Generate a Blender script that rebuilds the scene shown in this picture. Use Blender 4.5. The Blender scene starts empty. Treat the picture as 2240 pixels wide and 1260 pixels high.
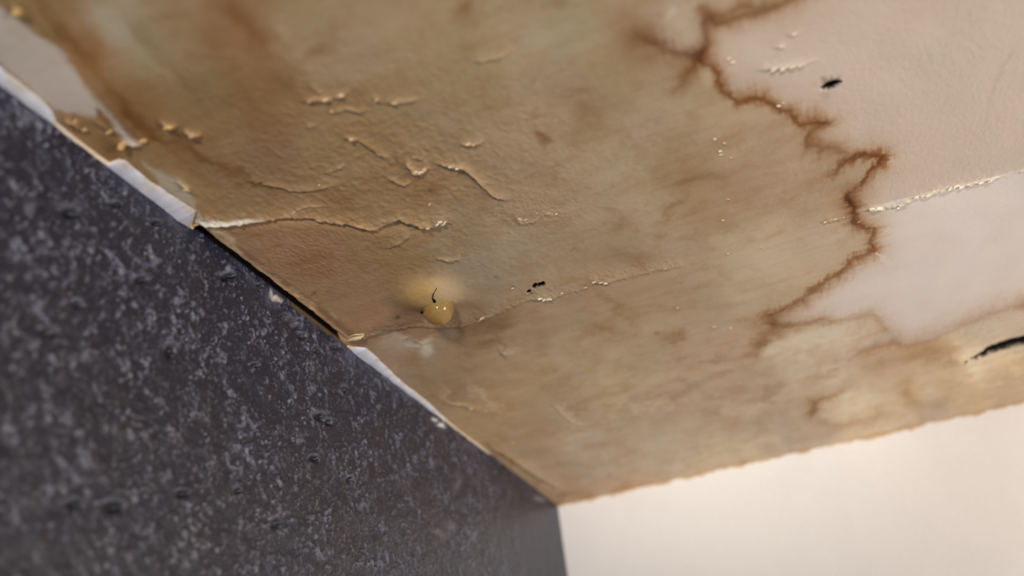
import bpy, math, random
import numpy as np
from mathutils import Matrix, Vector

# ------------------------------------------------------------------ camera
F_PX = 1650.0
ZC = 2.5                                   # ceiling height
E1 = np.array([-0.36135334, 0.46962492, 0.80552852])    # along the dark wall, away from the corner
E2 = np.array([0.92612993, 0.28101652, 0.25162087])     # along the white wall, away from the corner
E3 = np.array([0.10819939, -0.83694812, 0.53647996])    # down
CD = np.array([100.0, -475.0, -F_PX]); CD /= np.linalg.norm(CD)
CORNER = CD * 0.75                          # room corner seen from the camera
CAM = np.array([-CORNER @ E1, -CORNER @ E2, ZC + CORNER @ E3])
ROT = np.array([E1, E2, -E3])               # camera vector -> world vector

scene = bpy.context.scene
COL = scene.collection
cd = bpy.data.cameras.new('camera')
cam = bpy.data.objects.new('camera', cd); COL.objects.link(cam)
M = Matrix([list(ROT[i]) + [CAM[i]] for i in range(3)] + [[0, 0, 0, 1]])
cam.matrix_world = M
cd.sensor_width = 36.0; cd.lens = F_PX / 2240 * 36.0; cd.clip_start = 0.01
cd.dof.use_dof = True; cd.dof.focus_distance = 0.365; cd.dof.aperture_fstop = 4.4
scene.camera = cam

# ------------------------------------------------------------------ world, lights, exposure
w = bpy.data.worlds.new('world'); scene.world = w; w.use_nodes = True
bg = w.node_tree.nodes['Background']
bg.inputs[0].default_value = (0.80, 0.86, 1.0, 1); bg.inputs[1].default_value = 0.18

def area(name, loc, target, size, power, color):
    l = bpy.data.lights.new(name, 'AREA'); l.shape = 'DISK'; l.size = size
    l.energy = power; l.color = color
    o = bpy.data.objects.new(name, l); COL.objects.link(o)
    o.location = loc
    o.rotation_euler = (Vector(target) - Vector(loc)).to_track_quat('-Z', 'Y').to_euler()
    return o
area('room_lamp', (0.50, 1.0, ZC - 0.25), (0.0, 0.15, ZC + 0.25), 0.28, 6.0, (1.0, 0.91, 0.81))
sl = bpy.data.lights.new('wall_fill_spot', 'SPOT'); sl.energy = 106.0; sl.color = (1.0, 0.945, 0.875); sl.shadow_soft_size = 0.07  # added spot that brightens the white wall; no such lamp is seen
sl.spot_size = math.radians(22); sl.spot_blend = 1.0
so = bpy.data.objects.new('wall_fill_spot', sl); COL.objects.link(so); so.location = (2.0, 0.40, ZC - 0.42)
so.rotation_euler = (Vector((0.0, 0.10, ZC + 0.22)) - so.location).to_track_quat('-Z', 'Y').to_euler()
area('window_light', (1.5, 0.75, ZC - 1.0), (0.35, 0.0, ZC), 0.5, 2.0, (0.62, 0.76, 1.0))
vs = scene.view_settings
vs.view_transform = 'Standard'; vs.look = 'None'; vs.gamma = 1.0; vs.exposure = 0.0
vs.use_curve_mapping = False

# ------------------------------------------------------------------ numeric helpers
def project(P):
    """survey chart of the room: world points -> position in the photographed view"""
    q = (P - CAM) @ ROT
    zz = np.minimum(q[..., 2], -0.02)
    return 1120 + q[..., 0] / -zz * F_PX, 630 - q[..., 1] / -zz * F_PX

def hit(px, py, plane, off=0.0):
    """point of a room plane (0 white wall, 1 dark wall, 2 ceiling) seen at a spot of the photograph"""
    r = ROT @ np.array([px - 1120.0, 630.0 - py, -F_PX])
    if plane == 2: t = (ZC - off - CAM[2]) / r[2]
    else: t = (off - CAM[plane]) / r[plane]
    return CAM + r * t

def _h(ix, iy, seed):
    n = (ix.astype(np.int64) * 374761393 + iy.astype(np.int64) * 668265263 + seed * 974634777) & 0xffffffff
    n = ((n ^ (n >> 13)) * 1274126177) & 0xffffffff
    n = (n ^ (n >> 16)) & 0xffffff
    return n.astype(np.float32) / float(0xffffff)

def vnoise(x, y, seed=0):
    x0 = np.floor(x); y0 = np.floor(y)
    fx = (x - x0).astype(np.float32); fy = (y - y0).astype(np.float32)
    fx = fx * fx * fx * (fx * (fx * 6 - 15) + 10); fy = fy * fy * fy * (fy * (fy * 6 - 15) + 10)
    a = _h(x0, y0, seed); b = _h(x0 + 1, y0, seed); c = _h(x0, y0 + 1, seed); d = _h(x0 + 1, y0 + 1, seed)
    return (a * (1 - fx) + b * fx) * (1 - fy) + (c * (1 - fx) + d * fx) * fy      # 0..1

def fbm(x, y, seed=0, octv=4, gain=0.5):
    s = 0; a = 1; t = 0
    for k in range(octv):
        c_, s_ = math.cos(0.6 * k + 0.3), math.sin(0.6 * k + 0.3)
        s = s + a * (vnoise((x * c_ - y * s_) * 2 ** k, (x * s_ + y * c_) * 2 ** k, seed + 17 * k) * 2 - 1)
        t += a; a *= gain
    return s / t                                                                    # about -1..1

def sstep(a, b, x):
    t = np.clip((x - a) / (b - a), 0, 1); return t * t * (3 - 2 * t)

def lin(c):
    c = np.asarray(c, dtype=np.float32) / 255.0
    return np.where(c <= 0.04045, c / 12.92, ((c + 0.055) / 1.055) ** 2.4)

def resample(pts, step=6.0):
    pts = np.array(pts, float); out = [pts[0]]
    for a, b in zip(pts[:-1], pts[1:]):
        n = max(1, int(np.hypot(*(b - a)[:2]) / step))
        for k in range(1, n + 1): out.append(a + (b - a) * k / n)
    return np.array(out)

def polydist(X, Y, pts, reach):
    """distance and side (+ = left of travel, seen in the photograph) to an open polyline, plus the interpolated 3rd value"""
    pts = np.array(pts, float)
    if pts.shape[1] == 2: pts = np.c_[pts, np.ones(len(pts))]
    m = (X > pts[:, 0].min() - reach) & (X < pts[:, 0].max() + reach) & (Y > pts[:, 1].min() - reach) & (Y < pts[:, 1].max() + reach)
    idx = np.nonzero(m)
    x = X[idx]; y = Y[idx]
    best = np.full(x.shape, 1e9, np.float32); side = np.zeros_like(best); val = np.zeros_like(best); along = np.zeros_like(best)
    L = 0
    for a, b in zip(pts[:-1], pts[1:]):
        dx, dy = b[0] - a[0], b[1] - a[1]; ll = dx * dx + dy * dy
        if ll == 0: continue
        t = np.clip(((x - a[0]) * dx + (y - a[1]) * dy) / ll, 0, 1)
        d = np.hypot(x - a[0] - t * dx, y - a[1] - t * dy)
        s = np.sign((x - a[0]) * dy - (y - a[1]) * dx)
        u = d < best
        best = np.where(u, d, best); side = np.where(u, s, side)
        val = np.where(u, a[2] + (b[2] - a[2]) * t, val)
        along = np.where(u, L + t * math.sqrt(ll), along); L += math.sqrt(ll)
    return idx, best, side, val, along, L

def inside(X, Y, poly):
    r = np.zeros(X.shape, bool); n = len(poly)
    for i in range(n):
        x1, y1 = poly[i]; x2, y2 = poly[(i + 1) % n]
        if y1 == y2: continue
        c = ((y1 > Y) != (y2 > Y)) & (X < (x2 - x1) * (Y - y1) / (y2 - y1) + x1)
        r ^= c
    return r

def soft_poly(X, Y, poly, width):
    """0..1 mask of a closed outline with an edge softened over width"""
    ins = inside(X, Y, poly)
    m = ins.astype(np.float32)
    idx, d, *_ = polydist(X, Y, list(poly) + [poly[0]], width * 1.5)
    s = np.where(ins[idx], d, -d)
    m[idx] = np.where(d < width, 0.5 + 0.5 * np.clip(s / width, -1, 1), m[idx])
    m = m * m * (3 - 2 * m)
    return m

class Paint:
    def __init__(s, rgb): s.c = rgb
    def mix(s, mask, rgb, idx=None):
        rgb = lin(rgb)
        if idx is None:
            s.c += (rgb - s.c) * np.clip(mask, 0, 1)[..., None]
        else:
            v = s.c[idx]; s.c[idx] = v + (rgb - v) * np.clip(mask, 0, 1)[..., None]
    def mul(s, mask, rgb, idx=None):           # stain soaked in, or painted shade or light: multiplies the colour
        rgb = np.asarray(rgb, np.float32)
        k = 1 + (rgb - 1) * np.clip(mask, 0, 1)[..., None]
        if idx is None: s.c *= k
        else: s.c[idx] = s.c[idx] * k
    def mixl(s, mask, l, idx):                 # linear pigment
        v = s.c[idx]; s.c[idx] = v + (np.asarray(l, np.float32) - v) * np.clip(mask, 0, 1)[..., None]
    def line(s, X, Y, pts, width, strength, rgb, mode='mul', inner=None):
        """pts: x, y, weight. width on the right of travel, inner = width on the left"""
        inner = inner or width
        idx, d, side, val, *_ = polydist(X, Y, resample(pts, 30), 3 * max(width, inner))
        wd = np.where(side > 0, inner, width)
        m = np.exp(-(d / wd) ** 2) * strength * val
        getattr(s, mode)(m, rgb, idx)
    def spot(s, X, Y, x, y, rx, ry, ang, strength, rgb, mode='mul', p=2):
        m = (np.abs(X - x) < 3 * max(rx, ry)) & (np.abs(Y - y) < 3 * max(rx, ry))
        idx = np.nonzero(m); c_, s_ = math.cos(math.radians(ang)), math.sin(math.radians(ang))
        u = ((X[idx] - x) * c_ + (Y[idx] - y) * s_) / rx; v = (-(X[idx] - x) * s_ + (Y[idx] - y) * c_) / ry
        getattr(s, mode)(np.exp(-(u * u + v * v) ** (p / 2)) * strength, rgb, idx)

def axis(lo, hi, fn, far, grow=1.12):
    xs = [lo]
    while xs[-1] < hi: xs.append(xs[-1] + fn(xs[-1]))
    st = fn(hi)
    while xs[-1] < far: st *= grow; xs.append(xs[-1] + st)
    return np.array(xs)

def grid_mesh(name, P, material, color=None, flip=False):
    ny, nx = P.shape[:2]
    me = bpy.data.meshes.new(name)
    i = np.arange(ny * nx, dtype=np.int32).reshape(ny, nx)
    q = np.stack([i[:-1, :-1], i[:-1, 1:], i[1:, 1:], i[1:, :-1]], -1).reshape(-1, 4)
    if flip: q = q[:, ::-1]
    me.vertices.add(ny * nx); me.vertices.foreach_set('co', P.astype(np.float32).ravel())
    me.loops.add(q.size); me.loops.foreach_set('vertex_index', np.ascontiguousarray(q).ravel())
    me.polygons.add(len(q)); me.polygons.foreach_set('loop_start', np.arange(0, q.size, 4, dtype=np.int32))
    me.update(calc_edges=True)
    me.polygons.foreach_set('use_smooth', np.ones(len(q), bool))
    if color is not None:
        ca = me.color_attributes.new('pigment', 'FLOAT_COLOR', 'POINT')
        rgba = np.ones((ny * nx, 4), np.float32); rgba[:, :3] = np.clip(color.reshape(-1, 3), 0, 1)
        ca.data.foreach_set('color', rgba.ravel())
    me.materials.append(material)
    o = bpy.data.objects.new(name, me); COL.objects.link(o)
    return o

# ------------------------------------------------------------------ materials
def node_mat(name, rough=0.7, spec=0.3, grain=900.0, bump=0.15, dist=0.0004, tint=0.04, color=None, attr='pigment'):
    m = bpy.data.materials.new(name); m.use_nodes = True
    nt = m.node_tree; b = nt.nodes['Principled BSDF']
    b.inputs['Roughness'].default_value = rough; b.inputs['Specular IOR Level'].default_value = spec
    tc = nt.nodes.new('ShaderNodeTexCoord')
    nz = nt.nodes.new('ShaderNodeTexNoise'); nz.inputs['Scale'].default_value = grain; nz.inputs['Detail'].default_value = 4
    nt.links.new(tc.outputs['Object'], nz.inputs['Vector'])
    if color is None:
        src = nt.nodes.new('ShaderNodeAttribute'); src.attribute_name = attr; out = src.outputs['Color']
    else:
        src = nt.nodes.new('ShaderNodeRGB'); src.outputs[0].default_value = (*color, 1); out = src.outputs[0]
    mp = nt.nodes.new('ShaderNodeMapRange'); mp.inputs['From Min'].default_value = 0.3; mp.inputs['From Max'].default_value = 0.7
    mp.inputs['To Min'].default_value = 1 - tint; mp.inputs['To Max'].default_value = 1 + tint
    nt.links.new(nz.outputs['Fac'], mp.inputs['Value'])
    vm = nt.nodes.new('ShaderNodeVectorMath'); vm.operation = 'SCALE'
    nt.links.new(out, vm.inputs[0]); nt.links.new(mp.outputs[0], vm.inputs['Scale'])
    nt.links.new(vm.outputs[0], b.inputs['Base Color'])
    bp = nt.nodes.new('ShaderNodeBump'); bp.inputs['Strength'].default_value = bump; bp.inputs['Distance'].default_value = dist
    nt.links.new(nz.outputs['Fac'], bp.inputs['Height']); nt.links.new(bp.outputs[0], b.inputs['Normal'])
    return m

MAT_CEIL = node_mat('stained_ceiling_paint', 0.62, 0.25, 900, 0.12, 0.0002, 0.03)
MAT_DARK = node_mat('dark_textured_plaster', 0.40, 0.5, 900, 0.5, 0.0003, 0.10)
MAT_WHITE = node_mat('white_wall_paint', 0.75, 0.2, 250, 0.12, 0.0004, 0.015)
MAT_TRIM = node_mat('white_sealant', 0.5, 0.3, 500, 0.2, 0.0004, 0.03)

# ------------------------------------------------------------------ ceiling fields
def ceil_step_a(a):     # fine where the camera is close, coarser towards the corner
    d = math.hypot(0.6926 - a, 0.208)
    return max(0.00036, 0.0011 * d * d / 0.21)
def ceil_step_b(b): return 0.00034
A = axis(0.0, 0.625, ceil_step_a, 2.4); B = axis(0.0, 0.42, ceil_step_b, 2.4)
print('ceiling grid', len(A), len(B), len(A) * len(B) * 2)
AA, BB = np.meshgrid(A, B, indexing='ij')
P0 = np.stack([np.clip(AA, 0, 0.74), np.clip(BB, 0, 0.60), np.full_like(AA, ZC)], -1)
PX, PY = project(P0)
PX = PX.astype(np.float32); PY = PY.astype(np.float32)
ua = (AA * 1000).astype(np.float32); ub = (BB * 1000).astype(np.float32)     # millimetres
pxmm = (F_PX / np.linalg.norm(P0 - CAM, axis=-1) / 1000).astype(np.float32)   # scale of the survey per millimetre

# edges of the stain wander: two warps of the chart
n1 = fbm(ua / 9, ub / 9, 3, 4); n2 = fbm(ua / 9, ub / 9, 41, 4)
n3 = fbm(ua / 2.2, ub / 2.2, 5, 3); n4 = fbm(ua / 2.2, ub / 2.2, 47, 3)
WX = PX + 7 * n1 + 5 * n3; WY = PY + 7 * n2 + 5 * n4
SX = PX + 26 * n1 + 5 * n3; SY = PY + 22 * n2 + 5 * n4     # softer blotches wander more

# light reaching the ceiling relative to its right side: used only to turn colours read off the
# photograph into pigment values
def light_ratio(x, y):
    return LR(x, y)
CLEAN = (226, 212, 200)
#CTRL
CTRL = [(100,20,125,98,62),(180,110,126,90,56),(250,50,142,124,100),(330,100,128,108,78),(400,60,130,105,75),(480,60,125,92,62),
(560,100,125,92,62),(650,60,138,116,86),(600,220,118,90,58),(750,130,138,114,86),(450,200,115,90,58),(300,230,112,82,48),
(450,330,115,88,58),(600,330,113,84,56),(400,420,120,92,60),(560,430,113,88,58),(700,330,122,96,64),(750,430,118,92,62),
(850,250,130,104,72),(900,60,142,118,88),(1000,100,140,118,86),(1000,250,134,110,80),(1150,100,150,126,95),(1250,60,148,128,98),
(1200,250,145,120,92),(1300,250,140,115,85),(1350,150,146,122,90),(1400,60,150,122,92),(1480,60,165,142,118),(1430,300,152,128,100),
(1500,250,160,136,106),(1600,280,165,138,108),(1680,330,160,132,104),(1350,350,148,125,95),(1450,380,142,115,80),(1500,400,142,112,78),
(1600,420,152,122,92),(1700,380,162,132,105),(1780,430,160,132,104),(1550,470,148,118,86),(1400,450,152,128,100),(1300,450,146,122,94),
(1150,400,140,114,84),(1000,400,128,102,72),(1100,500,135,112,85),(900,430,122,95,64),(1000,500,125,104,78),(700,560,122,88,62),
(600,520,120,88,60),(800,520,115,88,58),(700,620,120,92,62),(800,640,120,92,66),(880,560,116,90,58),(1050,580,128,108,84),
(1150,580,135,112,88),(1250,560,138,115,88),(1350,530,140,118,90),(1480,540,152,128,100),(1600,560,165,142,112),(1700,560,175,150,120),
(1800,540,175,150,122),(1650,620,168,145,115),(1550,640,155,130,100),(1400,640,148,120,90),(1300,680,142,115,86),(1180,700,140,115,88),
(1050,720,118,92,66),(1050,670,122,100,76),(870,705,118,90,66),(800,700,125,92,66),(950,760,128,104,80),(850,770,132,108,86),
(1000,800,130,105,76),(1100,780,138,112,82),(1250,780,150,126,96),(1400,780,155,132,102),(1350,850,160,136,104),(1500,800,160,132,104),
(1600,800,165,138,112),(1750,800,180,155,128),(1680,870,165,140,112),(1750,960,172,150,128),(1600,900,168,142,114),(1450,900,165,140,112),
(1300,900,158,132,102),(1150,850,148,122,90),(1080,900,150,120,86),(1150,950,150,122,92),(1300,1000,165,142,118),(1450,1000,168,148,122),
(1200,1040,155,128,100),(1600,1000,175,152,122),(1250,1085,150,118,88),(1400,1070,168,138,108),(1850,820,188,165,138),(1760,760,190,170,145),
(1950,800,188,158,128),(2050,790,195,165,130),(1880,890,205,182,150),(2000,860,205,178,142),(2100,860,195,165,125),(2200,860,190,160,128),
(2050,900,188,165,142),(2150,710,195,175,150),(2220,720,195,172,148),(2200,790,215,185,145),(2130,800,225,200,165)]
LRC = np.array([0.5347, 0.1056, -0.3173, 0.1269, 0.3875, -0.066])
def LR(x, y):
    u = x / 2240; v = y / 1260
    return LRC[0] + LRC[1] * u + LRC[2] * v + LRC[3] * u * u + LRC[4] * u * v + LRC[5] * v * v
#END
FLAT = False
TN = np.array([1.056, 0.994, 0.952])
def seen(c, x, y):
    v = lin(c) / LR(x, y) / TN; return v / max(1.0, v.max() / .85)      # pigment that looks like c at that place
def soak_colour():
    C = np.array(CTRL, float)
    G_ = C[:, 2:].mean(1, keepdims=True); val = lin(G_ + (C[:, 2:] - G_) * 0.98 + 4.0) / np.array([LR(a, b) for a, b in C[:, :2]])[:, None] / TN
    num = np.zeros(PX.shape + (3,), np.float32); den = np.zeros(PX.shape, np.float32)
    for k in range(len(C)):
        d2 = (SX - C[k, 0]) ** 2 + (SY - C[k, 1]) ** 2
        wgt = 1.0 / (d2 + 900.0) ** 2 * 1e9
        den += wgt; num += wgt[..., None] * val[k].astype(np.float32)
    return num / den[..., None]

MAIN = [(3300,-5200),(2700,-3000),(2850,-2200),(2350,-1500),(2450,-1000),(2050,-700),(2120,-420),(1900,-300),(1930,-190),(1800,-120),(1770,-50),(1735,0),(1690,22),(1640,36),(1600,50),(1560,60),(1548,84),(1540,105),(1530,122),(1533,143),(1553,147),(1568,158),(1566,170),
(1580,188),(1596,206),(1618,220),(1640,213),(1662,216),(1684,228),(1702,240),(1720,242),(1734,254),(1748,273),(1766,266),(1790,262),
(1800,268),(1796,290),(1800,312),(1822,318),(1850,330),(1862,345),(1890,338),(1915,337),(1936,340),(1924,354),(1912,367),(1890,393),
(1873,413),(1862,430),(1862,450),(1880,470),(1884,490),(1900,499),(1915,498),(1912,520),(1904,530),(1916,543),(1897,553),(1867,570),
(1847,583),(1830,603),(1800,623),(1773,637),(1757,657),(1727,673),(1693,687),(1700,702),(1753,709),(1797,700),(1867,697),(1913,683),
(1930,703),(1943,722),(1900,742),(1862,772),(1838,802),(1856,798),(1880,773),(1915,758),(1957,748),(1985,754),(2030,747),(2080,722),
(2113,707),(2163,687),(2200,671),(2240,665),(2420,610),(2700,640),(3000,520),(3600,560),(5200,300)]
STAIN = MAIN + [(9000,300),(9000,2600),(-9000,2600),(-9000,-9000),(3300,-9000)]

CE = np.empty(PX.shape + (3,), np.float32)
CE[:] = lin(CLEAN)
paint = Paint(CE)
RG = np.zeros(PX.shape, np.float32)
H = np.zeros(PX.shape, np.float32)          # metres the surface hangs below the plane
if not FLAT:
    # creamier above the joint at the right, whiter below it
    yj0 = 452 - (PX - 1900) * 0.235
    paint.mix(sstep(3, -3, PY + 3 * n3 - yj0), (214, 195, 178)); paint.mix(sstep(-3, 3, PY + 3 * n3 - yj0), (233, 221, 212))
    # faint pink and grey clouds in the sound paint
    cl = fbm(ua / 28, ub / 28, 11, 4)
    paint.mul(sstep(0, 0.6, cl) * 0.5, (1.0, 0.95, 0.95)); paint.mul(sstep(0, 0.6, -cl) * 0.5, (0.96, 0.965, 0.95))
    # pale tan halo just outside the tide line
    idx, d, side, val, al, L_ = polydist(SX, SY, MAIN, 150)
    paint.mul(np.exp(-d / 45.0) * 0.55, (0.86, 0.76, 0.62), idx)
    st = soft_poly(WX, WY, STAIN, 6)
    soak = soak_colour()
    paint.c += (soak - paint.c) * st[..., None]
    b3 = fbm(ua / 26, ub / 15, 131, 5, .62); lowr = sstep(620, 800, PY)
    paint.mul(st * lowr * sstep(0.08, .32, b3) * .38, (0.86, 0.76, 0.64)); paint.mul(st * lowr * sstep(0.05, .35, -b3) * .35, (1.14, 1.15, 1.18))
    # blotches inside the stain at several sizes
    b1 = fbm(ua / 20, ub / 20, 21, 5, 0.6); b2 = fbm(ua / 7, ub / 7, 29, 4, 0.6)
    paint.mul(st * sstep(0.0, 0.55, b1) * 0.45, (0.84, 0.74, 0.62))
    paint.mul(st * sstep(0.05, 0.5, -b1) * 0.5, (0.93, 0.97, 1.02))
    paint.mul(st * sstep(0.1, 0.6, b2) * 0.40, (0.86, 0.76, 0.66))
    paint.mix(st * sstep(0.15, 0.6, -b2) * 0.10, (190, 175, 150))

TIDE = [ ([(2450,-1000,.6),(2050,-700,.7),(2120,-420,.8),(1900,-300,.8),(1930,-190,.8),(1800,-120,.8),(1765,-40,.7)], 14, 20, .8), ([(2240,667,.5),(2420,610,.6),(2700,640,.6),(3000,520,.5)], 6, 14, .5),
 # x, y, weight ; brown tide marks
 ([(1760,-30,.6),(1735,0,.7),(1690,18,.7),(1640,30,.7),(1600,44,.7),(1560,48,.9),(1545,22,.8),(1538,50,1),(1542,93,1),(1530,112,1.2),(1513,117,1.2),(1480,113,1),(1453,103,.9),(1420,87,.6),(1390,75,.2)], 9, 12, .85),
 ([(1540,42,.8),(1590,28,.8),(1620,10,.8),(1650,14,.6),(1690,8,.5)], 9, 9, .6),
 ([(1530,117,1),(1523,137,.9),(1503,160,.9),(1490,185,.7),(1465,205,.2)], 11, 11, .75),
 ([(1455,95,1),(1400,70,1),(1375,120,.8),(1440,130,.8)], 22, 22, .28),
 ([(1528,137,.9),(1553,146,1),(1567,157,1),(1566,172,1),(1577,187,1),(1587,202,.9),(1613,221,1),(1640,213,1.1),(1665,216,1.1),(1682,228,1.1),(1702,240,1),(1720,241,1),(1734,254,1.1),(1748,272,1),(1766,267,1),(1790,263,1),(1800,268,.8)], 5, 11, .9),
 ([(1797,267,.9),(1780,280,.8),(1767,297,1),(1760,313,.9),(1780,314,.7),(1800,325,.6),(1830,318,.5),(1838,330,.5)], 6, 10, .8),
 ([(1810,315,.5),(1850,330,.3)], 20, 20, .5),
 ([(1815,386,.5),(1835,368,.8),(1850,352,1),(1880,342,1.2),(1910,338,1.5),(1932,341,1.5),(1922,353,1.4),(1908,367,1.2),(1890,393,1.1),(1873,413,.7),(1850,430,.7),(1858,445,1)], 4, 7, .95),
 ([(1856,440,1),(1866,456,1),(1862,478,1),(1875,492,1),(1897,499,1.1),(1912,500,1),(1908,520,1),(1900,530,1),(1913,543,1.3),(1895,553,1.1),(1867,568,1),(1847,582,1.1),(1830,602,1.1),(1800,621,1.0),(1773,636,1),(1757,655,.9),(1727,672,.9),(1693,684,1),(1670,690,.6)], 5, 11, .85),
 ([(1860,450,1),(1870,480,1)], 16, 18, .6),
 ([(1700,690,.6),(1688,710,1),(1700,722,1),(1670,735,.8),(1655,760,.8)], 14, 14, .6),
 ([(1690,712,.7),(1730,713,.8),(1765,708,.7),(1797,700,.8),(1830,704,.4),(1867,698,.4),(1913,685,.4),(1940,720,.4)], 7, 9, .75),
 ([(1850,800,.3),(1880,775,.8),(1915,760,1),(1957,750,1),(1985,756,.7),(2030,748,.3)], 7, 12, .5),
 ([(2030,747,.5),(2080,722,.6),(2113,707,.7),(2163,687,.6),(2240,667,.6)], 5, 12, .5),
 ([(1900,800,.4),(1950,790,.5),(2040,770,.9),(2080,760,.5)], 14, 14, .4),
 ([(1777,905,1),(1782,885,.9),(1800,872,.7),(1830,864,.5),(1853,848,.3)], 5, 9, .85),
 ([(1793,922,.6),(1847,930,.6),(1890,920,.6),(1930,905,.5)], 8, 6, .6),
 ([(1990,840,.5),(1985,860,.7),(2010,885,.5),(2060,890,.3)], 14, 8, .5),
]
BLOT = [ # x, y, rx, ry, angle, strength
 (1175,258,11,8,20,.5),(1188,300,16,12,30,.75),(1200,308,14,8,0,.6),(1162,190,14,9,-50,.5),(1190,325,10,10,0,.3),(1205,370,9,6,0,.4),(1222,392,12,6,10,.4),
 (1275,205,28,8,-25,.35),(1275,255,30,20,0,.3),(1475,442,26,9,-20,.6),(1455,470,9,22,25,.5),(1435,508,16,10,0,.4),(1500,515,40,8,0,.3),
 (1495,408,45,10,-8,.5),(1560,395,40,12,0,.35),(1220,0,45,22,0,.5),(1015,5,18,24,20,.9),(1025,40,22,22,0,.4),(690,110,22,18,0,.55),(640,140,30,10,30,.4),
 (160,105,40,20,40,.4),(130,60,30,14,40,.4),(500,30,60,40,20,.15),(560,110,50,50,0,.15),(300,260,60,16,42,.6),(430,330,80,10,36,.6),(540,390,60,9,36,.6),(620,190,40,30,30,.4),
 (1444,728,14,7,0,.6),(1478,732,16,8,0,.7),(1460,740,25,10,0,.4),(1390,580,22,8,40,.4),(1375,560,40,18,20,.4),(1330,655,50,14,25,.4),(1395,720,14,22,0,.35),(1330,730,40,10,10,.3),
 (1665,752,14,12,0,.8),(1635,785,20,12,0,.7),(1570,790,25,8,0,.5),(1500,782,20,8,-20,.4),(1545,790,12,5,0,.4),(1590,820,50,8,-12,.4),(1480,858,60,8,-14,.5),(1265,888,34,12,-10,.6),
 (1400,880,60,9,-12,.3),(1560,900,30,12,-30,.4),(1660,875,30,10,-30,.4),(1690,850,30,10,-20,.5),(1790,820,40,6,-12,.5),(1820,815,10,5,0,.5),(1600,850,40,8,-10,.35),
 (1100,765,8,22,-35,.45),(1085,745,6,14,-35,.4),(1020,790,30,10,40,.3),(960,730,60,14,5,.35),(1060,710,55,22,-14,.6),(1030,672,34,18,-10,.55),(1100,690,40,16,-20,.3),(880,712,60,11,-6,.5),(985,722,60,10,-5,.5),  # around the drop: stain plus shade put into the colour
 (1500,1005,30,5,-10,.6),(1640,1013,50,5,-12,.5),(1600,985,30,7,-14,.4),(1260,1080,26,7,0,.5),(1285,1088,12,8,0,.6),(1228,1085,10,10,0,.8),(1350,1082,12,9,-40,.7),(1345,1045,12,9,0,.4),
 (1395,1063,60,7,-12,.5),(1725,960,70,12,-12,.3),(1900,935,50,9,-12,.3),(1730,988,10,4,0,.9),(1100,1000,40,9,40,.35),(1180,1060,50,9,42,.5),(935,380,60,30,40,.2),
 (770,225,60,18,5,.45),(750,195,60,14,0,.3),(215,250,40,12,45,.8),(260,290,36,16,30,.95),(170,268,24,10,40,.7),(235,330,40,14,38,.6),(225,350,20,12,30,.6),(10,65,14,12,0,.7),(45,125,14,5,0,.5),
 (860,345,24,9,35,.4),(950,415,30,20,0,.25),(1170,480,30,14,0,.3),(1340,470,20,10,0,.4),(700,545,50,35,20,.30),(1360,500,18,10,0,.35),(650,600,30,10,40,.2)]
LIGHTB = [ # paler patches: x, y, rx, ry, angle, strength, colour
 (905,745,26,9,10,.45,(175,165,148)),(930,765,12,16,0,.45,(175,168,150)),(985,730,18,8,0,.2,(170,160,140)),(855,745,30,12,10,.25,(165,150,130)),(1045,850,26,9,45,.35,(170,155,125)),(1075,885,24,8,40,.35,(175,160,130)),
 (1240,918,34,7,50,.3,(190,170,140)),(1250,962,24,8,0,.4,(190,172,145)),(1560,990,60,6,-12,.45,(200,182,150)),(1640,970,60,7,-12,.4,(200,182,150)),(1510,1030,30,6,-12,.4,(200,180,145)),
 (1740,752,50,12,-14,.4,(205,188,162)),(1800,730,70,12,-12,.4,(205,190,168)),(1690,770,20,5,-10,.5,(215,200,170)),(1650,893,60,8,-12,.3,(195,175,145)),(1700,965,12,8,0,.4,(200,185,160)),
 (1870,735,60,8,-20,.4,(210,195,175)),(1500,60,30,45,20,.5,(178,158,135)),(1545,170,10,18,0,.8,(175,150,120)),(1470,25,8,14,20,.6,(190,170,150)),(225,20,40,18,45,.3,(150,138,118)),(270,75,60,12,48,.5,(150,138,115)),
 (330,130,80,10,48,.3,(140,122,92)),(1330,880,50,8,-12,.35,(185,165,130)),(1170,190,25,10,0,.2,(165,150,125)),(1180,85,40,20,0,.3,(165,152,128)),(1360,380,80,12,-20,.25,(165,150,125)),(1660,570,50,30,0,.25,(190,172,145)),
 (1120,770,20,8,0,.3,(165,150,125)),(1090,560,70,60,0,.25,(140,128,110)),(1420,830,140,8,-8,.25,(180,162,130)),(1880,530,30,25,0,.0,(190,172,145)),(1830,520,34,10,-35,.35,(195,172,145)),
 (1270,930,12,5,-20,.4,(190,165,135)),(1400,902,130,3,-14,.5,(185,160,130)),(1240,900,30,3,50,.5,(185,165,135)),(2000,600,0.1,0.1,0,0,(0,0,0)),
 (1590,905,60,4,-13,.35,(195,172,142)),(985,870,30,5,42,.4,(170,150,120)),(1090,905,40,5,50,.3,(175,150,115)),(1600,145,16,8,0,.3,(190,170,150))]
hair = fbm(ub / 1.3, ua / 14, 51, 3); comb = fbm(ua / 3.2, ub / 26, 55, 4, .6)
FX = WX + 9 * comb; FY = WY + 9 * hair
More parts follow.
